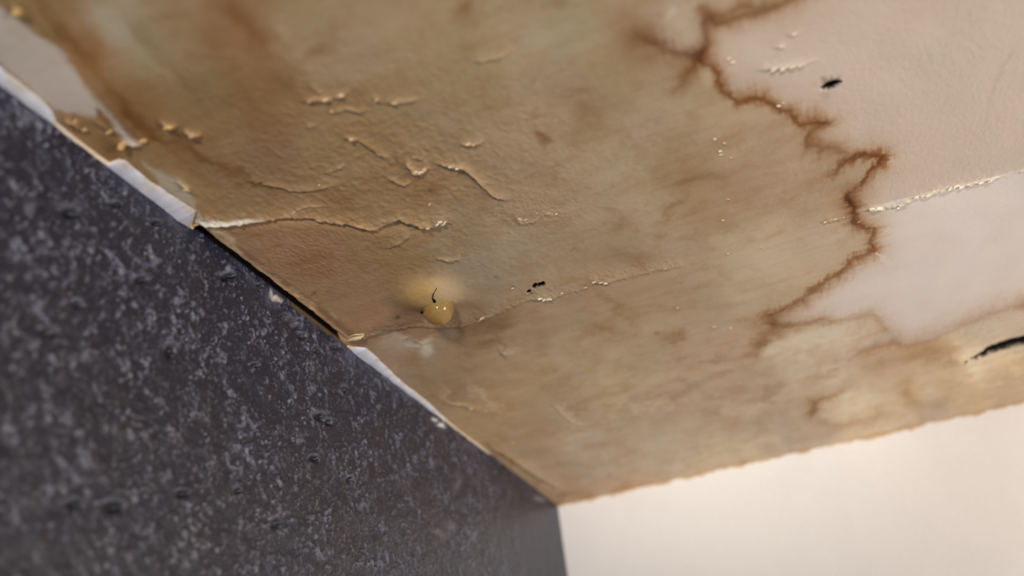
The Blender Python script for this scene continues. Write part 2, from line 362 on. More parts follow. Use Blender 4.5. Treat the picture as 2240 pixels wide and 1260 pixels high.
if not FLAT:
    paint.mul(st * sstep(0.05, .5, comb) * .22, (0.84, 0.74, 0.62)); paint.mul(st * sstep(0.05, .5, -comb) * .3, (1.10, 1.10, 1.12))
    for pts, wo, wi, stg in TIDE:
        paint.line(FX, FY, pts, wo * 3.2, 0.55 * stg, (0.82, 0.66, 0.47), inner=wi * 3.4)
        paint.line(FX, FY, pts, wo * 1.7, 0.95 * stg, (0.60, 0.40, 0.20), inner=wi * 1.7)
        paint.line(WX, WY, pts, wo * .7, 0.75 * stg, (0.55, 0.36, 0.19), inner=wi * .6)
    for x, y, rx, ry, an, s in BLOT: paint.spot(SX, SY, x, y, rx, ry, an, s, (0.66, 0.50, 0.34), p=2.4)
    for x, y, rx, ry, an, s, c in LIGHTB:
        if s: paint.spot(SX if rx > 20 else WX, SY if rx > 20 else WY, x, y, rx * 1.1, ry * 1.2, an, s, seen(c, x, y), mode='mixl', p=2.6)
    # pale band at the upper left beside the dark wall, brown run marks next to it
    band = soft_poly(PX + 8 * n1 + 5 * n3, PY + 8 * n2 + 5 * n4, [(-90,-40),(8,18),(40,48),(75,82),(128,112),(165,160),(200,205),(236,250),(285,300),(306,314),(286,318),(262,300),(240,268),(215,240),(204,262),(170,250),(118,244),(0,144),(-160,20)], 9)
    paint.mix(band * 0.88, (214, 201, 188))
    band2 = soft_poly(WX, WY, [(310,352),(345,372),(385,388),(405,402),(425,442),(448,478),(410,450),(360,418)], 7)
    paint.mix(band2 * 0.75, (196, 186, 164))
    paint.mul(band * sstep(0, .5, fbm(ua / 6, ub / 6, 61, 4)) * 0.4, (0.86, 0.82, 0.78))
    for pts, wd, s in [([(60,-20,1),(140,80,1),(250,210,1),(345,310,1),(470,400,.6)], 16, .6), ([(-10,10,1),(60,40,1),(120,95,.6)], 8, .6),
                       ([(330,300,1),(430,335,1),(520,385,1),(600,430,.3)], 9, .6), ([(460,-10,.8),(540,60,1),(560,120,.6),(600,200,.3)], 24, .35)]:
        paint.line(SX, SY, pts, wd, s, (0.72, 0.56, 0.38))
    for k in range(7):      # soft parallel runs in the upper left
        x = 150 + 62 * k
        paint.line(SX, SY, [(x,-40,0.2),(x+90,70,1),(x+190,190,.8),(x+290,300,.1)], 14, .30 if k % 2 else .25, (0.78, 0.64, 0.5) if k % 2 else (1.14, 1.14, 1.2))
    # grey smudge round the small slit, grey marks
    sm = soft_poly(PX + 2 * n3, PY + 2 * n4, [(1795,166),(1812,172),(1818,162),(1824,172),(1837,163),(1838,176),(1828,180),(1800,184),(1796,178)], 4)
    paint.mul(sm * 1.0, (0.55, 0.57, 0.52))
    paint.spot(PX, PY, 1806, 206, 11, 13, 0, .5, (0.70, 0.68, 0.70)); paint.spot(PX, PY, 1782, 183, 7, 5, 0, .5, (0.75, 0.78, 0.62))
    paint.spot(WX, WY, 1806, 267, 9, 3, 0, .8, (0.5, 0.52, 0.5)); paint.spot(WX, WY, 1742, 379, 4, 3, 0, .6, (0.5, 0.52, 0.5))
    paint.line(WX, WY, [(2240,60,.2),(2210,120,.6),(2192,150,1),(2176,200,1),(2160,250,.4),(2135,330,.2)], 5, .35, (0.7, 0.7, 0.68))
    for x, y, r, s in [(1122,632,5,.8),(1157,638,5,.7),(1255,549,6,.4),(1245,634,3,.4),(1318,620,4,.6),(868,690,6,.8),(686,640,5,.7),(943,596,14,.3),(1088,610,7,.4),(1340,410,5,.4),(940,418,6,.4)]:
        paint.spot(WX, WY, x, y, r, r * .6, 0, s, (0.35, 0.32, 0.28))
    # warm amber ring of the swollen paint
    paint.spot(WX, WY, 918, 642, 50, 34, 0, .8, seen((146, 114, 66), 920, 650), mode='mixl', p=4); paint.spot(WX, WY, 975, 642, 40, 30, 0, .7, seen((146, 124, 92), 970, 650), mode='mixl', p=4)
    # paint left pale along the torn edges near the dark wall
    for pts, wd, sg, c in [([(432,482,1),(470,485,1),(520,485,.9),(570,480,.3)], 6, .9, (205,196,182)), ([(466,497,.8),(500,522,1),(528,547,.5)], 6, .8, (176,150,118)), ([(604,604,.5),(612,612,.7)], 5, .6, (190,150,115)),
                           ([(556,570,.5),(575,585,.8),(590,596,.3)], 5, .6, (180,140,110)), ([(632,628,.6),(655,642,1),(682,664,1),(694,676,.4)], 5.5, .8, (182,140,104)), ([(755,738,.8),(775,733,1),(800,728,.5)], 6, .6, (205,170,120)), ([(724,680,.6),(735,692,.8)], 4, .5, (190,160,125))]:
        paint.line(WX, WY, pts, wd, sg, seen(c, pts[0][0], pts[0][1]), mode='mixl')
    # brown rim where the ceiling meets the white wall
    rim = np.exp(-(ua / (3.2 + 2.5 * fbm(ub / 9, ub * 0, 71, 3)).clip(1.2, 9)) ** 2)
    paint.mul(rim * sstep(-0.3, 0.4, fbm(ub / 14, ua / 14, 73, 3)) * 0.7, (0.74, 0.58, 0.40))
    # beside the dark wall between the sealant: pale torn edge of the paint skin
    edgew = np.exp(-((ub - 4.2) / 1.3) ** 2)
    rng_a = sstep(640, 600, PY) * sstep(488, 500, PY)
    paint.mix(edgew * rng_a * (0.5 + 0.5 * n1) * 0.9, (192, 170, 140))
    paint.mix(edgew * sstep(660, 630, PY) * sstep(600, 620, PY) * 0.7, (215, 180, 140))

# ---- relief
def gauss_line(pts, h, up, dn, jag=0.6, pale=0.22, wx=None, wy=None):
    """a lifted edge of paint: soft on the left of travel (towards the room), steep on the right"""
    x = PX + jag * 5 * n3 if wx is None else wx; y = PY + jag * 5 * n4 if wy is None else wy
    pts = [(p[0], p[1], p[2] if len(p) > 2 else 1.0) for p in pts]
    idx, d, side, val, al, L = polydist(x, y, pts, 3.5 * max(up, dn))
    prof = np.where(side > 0, np.exp(-(d / up) ** 1.3), np.exp(-(d / dn) ** 2))
    taper = sstep(0, 18, al) * sstep(0, 18, L - al) if L > 60 else 1.0
    RG[idx] = np.maximum(RG[idx], h * prof * val * (0.35 + 0.65 * taper))
    if pale: paint.mix(np.exp(-(d / 3.2) ** 2) * pale * np.clip(val, 0, 1) * taper * sstep(-0.5, 0.3, n3[idx]), (236, 212, 178), idx)

RIDGES = [ # polyline, height mm, soft side px, steep side px
 ([(432,489,1.3),(470,489,1.3),(510,487,1.2),(560,480,1),(627,473,.7),(667,472,.7),(717,479,.8),(760,485,1),(800,494,1.1),(822,497,1),(843,487,.8),(870,476,.8),(895,486,.8),(920,494,1.1),(947,495,1.1),(965,485,1.4),(975,487,1.2)], 1.9, 16, 3),
 ([(600,474,.6),(643,463,1),(660,454,1),(700,449,.7),(740,452,.2)], 1.1, 9, 3),
 ([(840,538,.6),(868,530,1),(887,517,1),(900,508,.4)], 1.2, 12, 3),
 ([(960,568,.6),(985,570,1),(1000,566,1),(1008,553,.4)], 1.2, 8, 3),
 ([(1035,702,.6),(1048,700,1),(1062,692,1),(1092,676,.4)], 1.2, 8, 3),
 ([(960,360,1),(993,365,1.1),(1010,367,1.1),(1027,380,1),(1043,393,.9),(1060,413,.7),(1080,430,.8),(1104,437,.8)], 1.3, 10, 3),
 ([(893,362,1),(905,378,1.2),(918,381,1.2),(934,370,.8)], 1.7, 9, 4), ([(905,345,.6),(922,350,.8),(925,343,.5)], 1.0, 8, 4),
 ([(845,385,.4),(868,400,.7),(885,405,.9),(905,396,.8)], 1.1, 8, 3),
 ([(718,378,.6),(735,370,.8),(752,362,.8)], .9, 8, 3),
 ([(540,394,.5),(575,403,.8),(607,409,.9),(637,418,.9),(690,414,.7),(720,408,.5),(747,401,.5)], .9, 9, 3),
 ([(665,222,.6),(685,219,1),(713,218,1),(735,214,.6)], 1.2, 9, 4), ([(738,212,.8),(750,210,1),(760,202,.4)], 1.3, 9, 4), ([(681,190,.6),(700,203,.7)], .9, 9, 4),
 ([(725,244,1),(760,238,.7),(785,244,.9),(803,236,.5)], 1.0, 10, 4), ([(818,212,.6),(826,218,.8)], 1.1, 9, 4), ([(842,224,.6),(862,225,1),(885,222,.6),(920,216,.4)], 1.1, 10, 4),
 ([(750,300,.6),(768,304,1),(780,303,.8),(797,313,.7),(813,325,.7),(830,338,.7),(848,346,.5)], 1.0, 9, 4), ([(675,278,.8),(690,276,.5)], .9, 8, 4),
 ([(1015,316,.8),(1032,317,1),(1050,312,.9)], 1.1, 9, 4), ([(1030,134,.5),(1070,132,.7),(1108,120,.7)], .8, 14, 5),
 ([(1118,470,.3),(1140,490,.8),(1165,487,.9),(1190,470,.6),(1215,470,.5)], .8, 12, 4), ([(1020,480,.3),(1060,420,.0)], .5, 8, 4),
 # long joints between coats of paint
 ([(775,738,1),(815,728,.9),(860,716,.9),(910,710,.6),(960,716,.5),(1010,712,.6),(1060,697,.7),(1110,672,.5),(1150,655,.5),(1180,651,.8),(1203,653,.9),(1232,641,.5),(1280,628,.5),(1300,616,.8),(1328,617,.8),(1380,603,.4),(1455,586,.6),(1500,580,.2)], 1.3, 22, 4),
 ([(1798,484,.8),(1820,482,.9),(1850,474,.5),(1880,462,.6),(1900,455,.9),(1926,453,.9),(1962,451,.7),(1980,442,1),(2002,432,1),(2045,420,1.1),(2080,412,1.2),(2110,407,1.2),(2150,400,1.1),(2180,392,1),(2210,380,.5),(2250,374,.4),(2330,355,.3)], .8, 12, 3),
 ([(1655,150,.6),(1690,148,1),(1730,144,1.1),(1755,141,.9),(1775,133,.5),(1795,131,.3)], .6, 9, 3), ([(1695,103,.6),(1712,100,.9)], .35, 8, 4), ([(1730,75,.9),(1748,71,.5)], .35, 8, 4),
 
 ([(1250,930,.5),(1283,931,.8),(1353,912,.8),(1420,896,.7),(1520,874,.6),(1600,860,.4)], .6, 7, 3), ([(1210,885,.5),(1232,908,.8),(1252,925,.8)], .6, 7, 3),
 ([(1060,965,.4),(1090,985,1),(1120,1003,1),(1150,1024,1),(1175,1042,1),(1205,1058,1),(1232,1073,.8)], 1.4, 12, 3),
 ([(990,885,.6),(1012,886,.9),(1030,892,.9),(1045,895,.7)], 1.0, 7, 4),
 ([(2040,786,.3),(2080,782,.9),(2112,790,.8),(2160,778,.8),(2240,752,.9),(2350,720,1)], 1.2, 26, 10),
 ([(355,268,.8),(370,276,1.3),(380,277,.9)], 1.5, 8, 5), ([(408,290,.9),(420,297,1.3),(434,296,.9)], 1.5, 8, 5),
 ([(150,262,.9),(165,270,1.3),(172,280,.9)], 1.8, 9, 5), ([(255,312,.9),(272,315,1.2),(300,318,.8),(315,310,1.2)], 1.6, 9, 5), ([(30,22,1),(42,32,1.4)], 1.8, 9, 6),
 ([(215,268,.9),(232,280,.6)], 1.1, 9, 5), ([(390,398,.8),(408,414,1)], 1.2, 8, 4), ([(1093,765,.6),(1108,778,.9),(1118,772,.6)], .8, 10, 4), ([(900,740,.4),(925,752,.8),(950,742,.4)], .9, 12, 4)]
if not FLAT:
    # gently sagging, buckled board
    H += (0.9e-3 * fbm(ua / 60, ub / 60, 81, 3)).astype(np.float32)
    damp = st
    # raised skin of the detached sheet between the two upper joints
    sheet = soft_poly(PX, PY, [(455,498),(560,486),(700,480),(810,500),(960,500),(1010,560),(1000,700),(900,706),(775,732)], 14)
    H += 0.0012 * sheet * sstep(1000, 800, PX)
    for pts, h, up, dn in RIDGES:
        big = len(pts) > 5
        gauss_line(pts, h * (0.9e-3 if big else 0.72e-3), up * (.9 if big else .7), dn)
    H += RG * (0.85 + 0.25 * n3).astype(np.float32)
    crumb = sstep(0.00006, 0.0005, RG) * st
    H += (crumb * 0.08e-3 * fbm(ua / 1.2, ub / 1.2, 121, 2)).astype(np.float32)
    # crinkled paint inside the stain, most in the middle left
    crk = np.exp(-((PX - 820) / 420) ** 2 - ((PY - 400) / 230) ** 2)
    rn = fbm(ua / 5, ub / 5, 91, 4, .55)
    H += (crk * 0.00020 * (1 - np.abs(rn) * 2.2).clip(0, 1)).astype(np.float32)
    H += ((0.025e-3 + 0.08e-3 * crk) * fbm(ua / 2.0, ub / 2.0, 95, 3)).astype(np.float32)
    # stippled above the right joint, smooth below it
    yj = 452 - (PX - 1900) * 0.235
    rough = sstep(6, -10, PY - yj) * sstep(1500, 1900, PX)
    H += (rough * 0.05e-3 * fbm(ua / 0.9, ub / 0.9, 99, 3)).astype(np.float32)
    gran = np.exp(-((PX - 660) / 150) ** 2 - ((PY - 560) / 80) ** 2) + 0.8 * np.exp(-((PX - 1170) / 120) ** 2 - ((PY - 460) / 50) ** 2)
    H += (gran * 0.13e-3 * fbm(ua / 1.0, ub / 1.0, 103, 2)).astype(np.float32)
    # swollen blister
    q = ((PX - 937) / 62) ** 2 + ((PY - 642) / 36) ** 2
    H += (0.0045 * np.exp(-q ** 1.5)).astype(np.float32)
    # the open joint along the dark wall
    wob = 3.5 + 0.9 * fbm(ua / 6, ub * 0, 111, 3)
    slot = sstep(0.5, -0.5, ub - wob) * sstep(492, 504, PY) * sstep(746, 726, PY) * (AA < 0.55)
    H -= (0.012 * slot).astype(np.float32)
    paint.mul(sstep(1.2, 0.2, ub - wob) * sstep(492, 504, PY) * sstep(746, 726, PY) * (AA < 0.55), (0.10, 0.07, 0.045))
    lip = np.exp(-((ub - wob - 1.2) / 1.3) ** 2) * sstep(488, 500, PY) * sstep(745, 730, PY)
    H += (0.0005 * lip).astype(np.float32)

def cut(pts, hw, depth, dark=1.0):
    """an open split: pts x, y, weight"""
    idx, d, side, val, al, L = polydist(PX + 1.6 * n3 + 1.2 * n1, PY + 1.6 * n4, resample(pts, 12), hw * 2.5)
    m = sstep(1.15, 0.75, d / (hw * np.maximum(val, .05)))
    H[idx] = H[idx] * (1 - m) - depth * m
    m2_ = sstep(1.5, 1.05, d / (hw * np.maximum(val, .05)))
    paint.mul(m2_ * dark, (0.03, 0.025, 0.02), idx)  # shade inside the split, put into the colour
if not FLAT:
    cut([(2110,791,.2),(2125,785,.35),(2150,773,.55),(2165,764,.85),(2190,756,.95),(2215,748,1.0),(2245,741,1.0),(2300,722,1),(2400,690,.8)], 7.5, 0.007)
    cut([(1799,191,.7),(1806,188,1.0),(1815,185,1.1),(1826,182,1.0),(1836,179,.5)], 6.0, 0.006)
    cut([(1166,627,.6),(1171,624,.9)], 4.0, 0.003); cut([(1180,623,.9),(1188,621,.9)], 4.0, 0.003); cut([(1154,639,.6),(1158,637,.6)], 3.5, 0.002)

Pc = np.stack([AA, BB, ZC - H.astype(np.float64)], -1)
Pc[0, :, 0] = -0.003; Pc[:, 0, 1] = -0.003          # tucked a little into the walls
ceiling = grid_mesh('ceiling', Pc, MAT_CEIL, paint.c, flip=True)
ceiling['kind'] = 'structure'
ceiling['label'] = 'cream painted ceiling with a large brown water stain and cracked, peeling paint'

def ceiling_h(px, py):
    p = hit(px, py, 2); i = min(np.searchsorted(A, p[0]), len(A) - 1); j = min(np.searchsorted(B, p[1]), len(B) - 1)
    return float(H[i, j])

# ------------------------------------------------------------------ dark wall
def wall_step(a):
    d = math.hypot(0.6926 - a, 0.2)
    return max(0.00045, 0.0013 * d * d / 0.21)
WA = axis(0.0, 0.62, wall_step, 2.4); WD = np.r_[-0.03, -0.012, -0.004, -0.001, axis(0.0, 0.17, lambda z: 0.00055, 2.5)]
print('wall grid', len(WA), len(WD), len(WA) * len(WD) * 2)
WAA, WDD = np.meshgrid(WA, WD, indexing='ij')
Q0 = np.stack([np.clip(WAA, 0, 0.66), np.zeros_like(WAA), ZC - np.clip(WDD, 0, .5)], -1)
QX, QY = project(Q0)
wa = (WAA * 1000).astype(np.float32); wd_ = (WDD * 1000).astype(np.float32)
r1 = 1 - np.abs(fbm(wa / 8.5, wd_ / 8.5, 231, 3, .45)) * 3.4; r2 = 1 - np.abs(fbm(wa / 2.6, wd_ / 2.6, 235, 2)) * 3.0
m1 = fbm(wa / 3.0, wd_ / 3.0, 201, 3, .55); m2 = fbm(wa / 9, wd_ / 9, 205, 3); m3 = fbm(wa / 1.1, wd_ / 1.1, 209, 2)
m4 = fbm((wa + 3 * m2) / 2.1, (wd_ + 3 * m1) / 4.2, 213, 3)
calm = 0.25 + 0.75 * sstep(0.06, 0.22, WAA)
cov = sstep(-0.45, 0.45, fbm(wa / 12, wd_ / 12, 241, 4, .6)); cov2 = sstep(-0.3, 0.4, fbm(wa / 7, wd_ / 9, 243, 3))
worm = sstep(0.45, 0.9, r1 + .25 * m3) * sstep(-.25, .2, m1) * cov
spk = sstep(0.26, 0.50, m3 * .55 + m4 * .55 + .15 * m2) * cov2
lump = np.clip(worm * .9 + spk * .9 + .35 * sstep(.1, .6, m1) * cov, 0, 1)
HW = calm * (0.00080 * lump + 0.00018 * m3 + 0.0006 * m2)
wp = Paint(np.empty(QX.shape + (3,), np.float32)); wp.c[:] = lin((34, 36, 51))
wp.mix(sstep(0.1, 0.7, m2) * 0.4, (47, 43, 47)); wp.mix(sstep(0.1, 0.7, -m2) * 0.4, (36, 39, 55))
wp.mix(lump * calm * 0.56, (118, 120, 142))  # bluish glints on the lumps, put into the colour
wp.mix(sstep(0.25, 0.7, m3 + 0.5 * m4) * 0.35 * calm, (122, 124, 140))
cool_top = fbm(wa / 16, wd_ / 10, 217, 4)
wp.mix(sstep(0.15, 0.6, cool_top) * sstep(22, 2, wd_) * 0.5, (88, 88, 108))  # cool light along the top edge, put into the colour
wp.mul(sstep(45, 110, wd_) * sstep(-.5, .3, fbm(wa / 40, wd_ / 40, 221, 3)) * .6, (1.05, 0.97, 0.84))  # warm light on the lower wall, put into the colour
PITS = [(157,468,15,11),(250,1110,16,10),(165,1105,14,8),(310,612,9,6),(374,770,9,12),(638,710,7,10),(652,722,7,8),(660,735,6,6),(505,603,7,6),(494,608,6,6),(702,912,10,7),(720,925,6,6),(754,853,5,7),
        (686,1003,7,6),(602,1146,7,9),(108,725,12,8),(165,668,9,7),(570,625,5,5),(730,760,5,5),(690,765,4,6),(560,798,6,4),(765,1050,5,5),(400,1080,8,6),(520,1075,6,6),(345,490,8,5),(255,448,8,5)]
for x, y, rx, ry in [(a, b, c * 1.25, d * 1.2) for a, b, c, d in PITS]:
    m = np.exp(-((((QX + 3 * m3) - x) / rx) ** 2 + (((QY + 3 * m1) - y) / ry) ** 2) ** 1.5)
    HW -= 0.0020 * m; m0_ = m; wp.mul(m * 0.95, (0.22, 0.2, 0.2))
    m = np.exp(-((((QX + 4 * m3) - x + rx * .3) / (rx * 1.5)) ** 2 + (((QY + 4 * m1) - y + ry * 1.2) / (ry * .8)) ** 2) ** 1.5) * (1 - m0_)
    HW += 0.0009 * m; wp.mix(m * .35, (120, 122, 142))  # raised rim; its highlight is put into the colour
# stained, torn margin under the open joint, pale chips near the top edge
mg = sstep(2.8, 1.4, wd_ + 1.2 * m1) * sstep(620, 650, QX) * sstep(770, 740, QX)
wp.mix(mg, (100, 80, 56))
for x, y, rx, ry, c in [(603,652,14,6,(205,198,190)),(592,640,5,6,(190,185,185)),(545,556,4,5,(190,150,110)),(965,930,9,5,(235,232,235)),(950,918,7,3,(225,222,225)),(1057,972,6,4,(240,238,238)),
                        (500,590,5,9,(150,150,165)),(1180,1092,14,6,(120,120,132)),(985,1150,14,10,(84,84,96)),(1000,1060,6,22,(76,76,90)),(960,1165,18,7,(84,84,94))]:
    wp.spot(QX + 5 * m3, QY + 5 * m1, x, y, rx, ry, 20, .9, c, mode='mix', p=3)
wp.mix(sstep(0.2, -1.0, wd_), (34, 26, 20))
Pw = np.stack([WAA, HW * sstep(0, 3, wd_), ZC - WDD], -1)
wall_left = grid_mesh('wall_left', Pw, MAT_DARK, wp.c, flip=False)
wall_left['kind'] = 'structure'; wall_left['label'] = 'dark charcoal wall with rough lumpy texture and small pits'

# ------------------------------------------------------------------ white wall
VB = axis(0.0, 0.46, lambda z: 0.0012, 2.4); VD = np.r_[-0.03, -0.008, -0.002, axis(0.0, 0.02, lambda z: 0.0006, 0.02), np.arange(0.022, 0.2, 0.002), axis(0.2, 0.2, lambda z: 0.004, 2.5)[1:]]
VBB, VDD = np.meshgrid(VB, VD, indexing='ij'); vb = (VBB * 1000).astype(np.float32); vd = (VDD * 1000).astype(np.float32)
k1 = fbm(vb / 40, vd / 40, 301, 3); k2 = fbm(vb / 5, vd / 5, 305, 3); k3 = fbm(vb / 11, vd * 0, 309, 4, .6)
vp = Paint(np.empty(VBB.shape + (3,), np.float32)); vp.c[:] = lin((238, 235, 232))
vp.mul(sstep(0, .6, k1) * 0.35, (0.95, 0.94, 0.95))
fr = 1.6 + 3.4 * k3                        # stained ceiling paint lapping onto the top of the wall
lap = sstep(0.6, -0.6, vd - fr)
vp.mix(lap * 0.95, (200, 172, 138)); vp.mul(sstep(4, 0, vd - fr.clip(0, 9)) * 0.4, (1.0, 0.92, 0.76))
hv = 0.00025 * k1 + 0.00006 * k2 + 0.0004 * lap
Pv = np.stack([hv * sstep(0, 3, vd) + 0.0004 * lap, VBB, ZC - VDD], -1)
wall_right = grid_mesh('wall_right', Pv, MAT_WHITE, vp.c, flip=True)
wall_right['kind'] = 'structure'; wall_right['label'] = 'smooth white painted wall below the stained ceiling edge'
#REST
# ------------------------------------------------------------------ sealant beads in the wall joint
def bead(name, edge, label, seed):
    e = np.array([hit(x, y, 2)[:2] for x, y in edge]); e = e[np.argsort(e[:, 0])]
    aa = np.linspace(e[0, 0], e[-1, 0], 420)
    wdt = np.interp(aa, e[:, 0], e[:, 1]); n = 9
    t = np.linspace(0, 1, n)
    nn = fbm(aa * 1000 / 6, aa * 0, seed, 3); n5 = fbm(aa * 1000 / 1.5, aa * 0, seed + 9, 2)
    ends = sstep(0, .009, aa - aa[0]) * sstep(0, .009, aa[-1] - aa)
    wdt = (wdt * (.78 if aa[-1] < .42 else 1) * (1 + .10 * nn + .03 * n5)).clip(0.0005) * (0.15 + .85 * ends); dep = (0.0006 + 0.0003 * nn) * (0.2 + .8 * ends) + 0.0006
    Y = -0.0006 + (wdt[:, None] + 0.0006) * t[None] ** 0.8
    Z = ZC + 0.0004 - (dep[:, None] + 0.0010) * (1 - t[None]) ** 0.75 - 0.0003 * np.sin(t[None] * math.pi) * ends[:, None] - 0.0006 * t[None]
    Pb = np.stack([np.repeat(aa[:, None], n, 1), Y, Z], -1)
    cb = Paint(np.empty(Pb.shape[:2] + (3,), np.float32)); cb.c[:] = lin((212, 213, 222))
    g1 = fbm(Pb[..., 0] * 160, Pb[..., 1] * 160, seed + 3, 3)
    cb.mix(sstep(.5, 1.0, t[None] + .5 * g1) * .7, (196, 180, 158)); cb.mix(sstep(.2, .9, 1 - ends[:, None] + .3 * g1) * .6, (190, 165, 130)); cb.mix(sstep(.0022, .0012, wdt)[:, None] * .6, (205, 178, 135))
    o = grid_mesh(name, Pb, MAT_TRIM, cb.c, flip=False)
    o['kind'] = 'structure'; o['label'] = label
    return o
bead('trim_1', [(-160,14),(-60,94),(0,143),(20,160),(60,190),(100,224),(117,243),(124,265),(170,302.5),(213,335),(240,354),(258,347),(275,350),(300,370),(340,402),(367,420),(395,437),(420,454),(437,474),(446,489)],
     'white sealant bead between dark wall and ceiling, upper left', 401)
bead('trim_2', [(772,750),(785,748),(800,752),(820,768),(847,795),(877,828),(905,850),(937,875),(970,908),(1010,945),(1045,968),(1075,994)],
     'white sealant bead between dark wall and ceiling, nearer the corner', 431)

# ------------------------------------------------------------------ dark open cracks (shade linings set back inside the splits)
def simple_mat(name, color, rough=0.8, spec=0.2):
    return node_mat(name, rough, spec, 1500, 0.3, 0.0002, 0.06, color=color)
MAT_CRACK_SHADE = simple_mat('crack_shade', (0.006, 0.005, 0.004), 0.95, 0.05)  # near-black lining stands in for the shade inside the cracks
MAT_PALE = simple_mat('pale_flake_paint', tuple(lin((240, 222, 196))), 0.55, .35)
MAT_TAN = simple_mat('damp_flake_paint', tuple(lin((222, 190, 150))), 0.4, .45)
MAT_GOLD = simple_mat('amber_flake_paint', tuple(lin((226, 186, 122))), 0.3, .5)

def from_lists(name, V, Fc, mat, parent=None, smooth=True):
    me = bpy.data.meshes.new(name); me.from_pydata([tuple(map(float, v)) for v in V], [], Fc); me.update()
    for p in me.polygons: p.use_smooth = smooth
    me.materials.append(mat)
    o = bpy.data.objects.new(name, me); COL.objects.link(o)
    if parent: o.parent = parent
    return o

def crack(pts, off, seed, surf=False, label=None):
    """ragged dark strip; pts x, y, half width px; off = metres below the ceiling plane (negative = above it)"""
    rng = random.Random(seed); V = []; Fc = []
    pts = resample(pts, 4.0)
    for i, (x, y, hw) in enumerate(pts):
        dx, dy = (pts[min(i + 1, len(pts) - 1)] - pts[max(i - 1, 0)])[:2]; L = math.hypot(dx, dy) or 1
        nx, ny = -dy / L, dx / L
        for sg, zz in ((1, 0), (0, -0.0006), (-1, 0)):
            w_ = hw * sg * rng.uniform(.7, 1.15)
            o_ = (ceiling_h(x, y) + off) if surf else off
            p = hit(x + nx * w_, y + ny * w_, 2); V.append((p[0], p[1], ZC - o_ - (0.0002 if surf and sg == 0 else zz)))
    for i in range(len(pts) - 1):
        for j in range(2): Fc.append((i * 3 + j, i * 3 + j + 1, i * 3 + j + 4, i * 3 + j + 3))
    o = from_lists('crack_shade_lining', V, Fc, MAT_CRACK_SHADE, ceiling)
    if label: o['label'] = label
    return o
crack([(2110,791,.8),(2125,785,2),(2150,774,3.5),(2165,764,5.5),(2190,756,6.5),(2215,748,7),(2245,741,7),(2300,722,7),(2390,692,4)], -0.0010, 1, label='long ragged black split in the ceiling above the white wall')
crack([(1798,190,1.5),(1806,187,5.5),(1815,185,6.5),(1826,182,5.5),(1838,178,1.5)], -0.0008, 2, label='small black slit with a grey smudge in sound cream paint')
crack([(1165,628,1.5),(1168,626,3.5),(1173,623,2)], -0.0004, 3); crack([(1178,624,1.5),(1184,622,3.5),(1190,620,2)], -0.0004, 4); crack([(1153,640,1),(1156,638,2),(1160,636,1)], -0.0003, 5)
crack([(955,618,.6),(947,628,.9),(945,636,1.1),(949,642,3),(951,648,2.8),(953,652,.8)], 0.00015, 6, True)
crack([(920,678,2),(927,672,3.6),(936,665,1.4)], 0.0004, 7, True)
crack([(953,655,.4),(962,651,.8),(970,652,.5)], 0.00015, 8, True)

# ------------------------------------------------------------------ loose paint flakes
def flake_mesh(seed, kind):
    rng = random.Random(seed); n = 9
    ring = []
    for k in range(n):
        t = 2 * math.pi * k / n; r = rng.uniform(.72, 1.15)
        ring.append((math.cos(t) * r, math.sin(t) * r * rng.uniform(.45, .7)))
    V = []; Fc = []
    def z(x, y): return -0.35 * x * x * .5 - 0.22 - .5 * (y + .6) * .5
    for x, y in ring: V.append((x, y, z(x, y)))
    for x, y in ring: V.append((x * .93, y * .93, z(x, y) + .26))
    V.append((0, 0, z(0, 0) - .08)); V.append((0, 0, .1))
    for k in range(n):
        k2 = (k + 1) % n
        Fc += [(k, k2, 2 * n), (k, n + k, n + k2, k2), (n + k, 2 * n + 1, n + k2)]
    me = bpy.data.meshes.new('paint_flake'); me.from_pydata(V, [], Fc); me.update()
    me.materials.append({'p': MAT_PALE, 't': MAT_TAN, 'g': MAT_GOLD}[kind]); return me
FM = {k: [flake_mesh(i * 3 + j, k) for i in range(4)] for j, k in enumerate('ptg')}
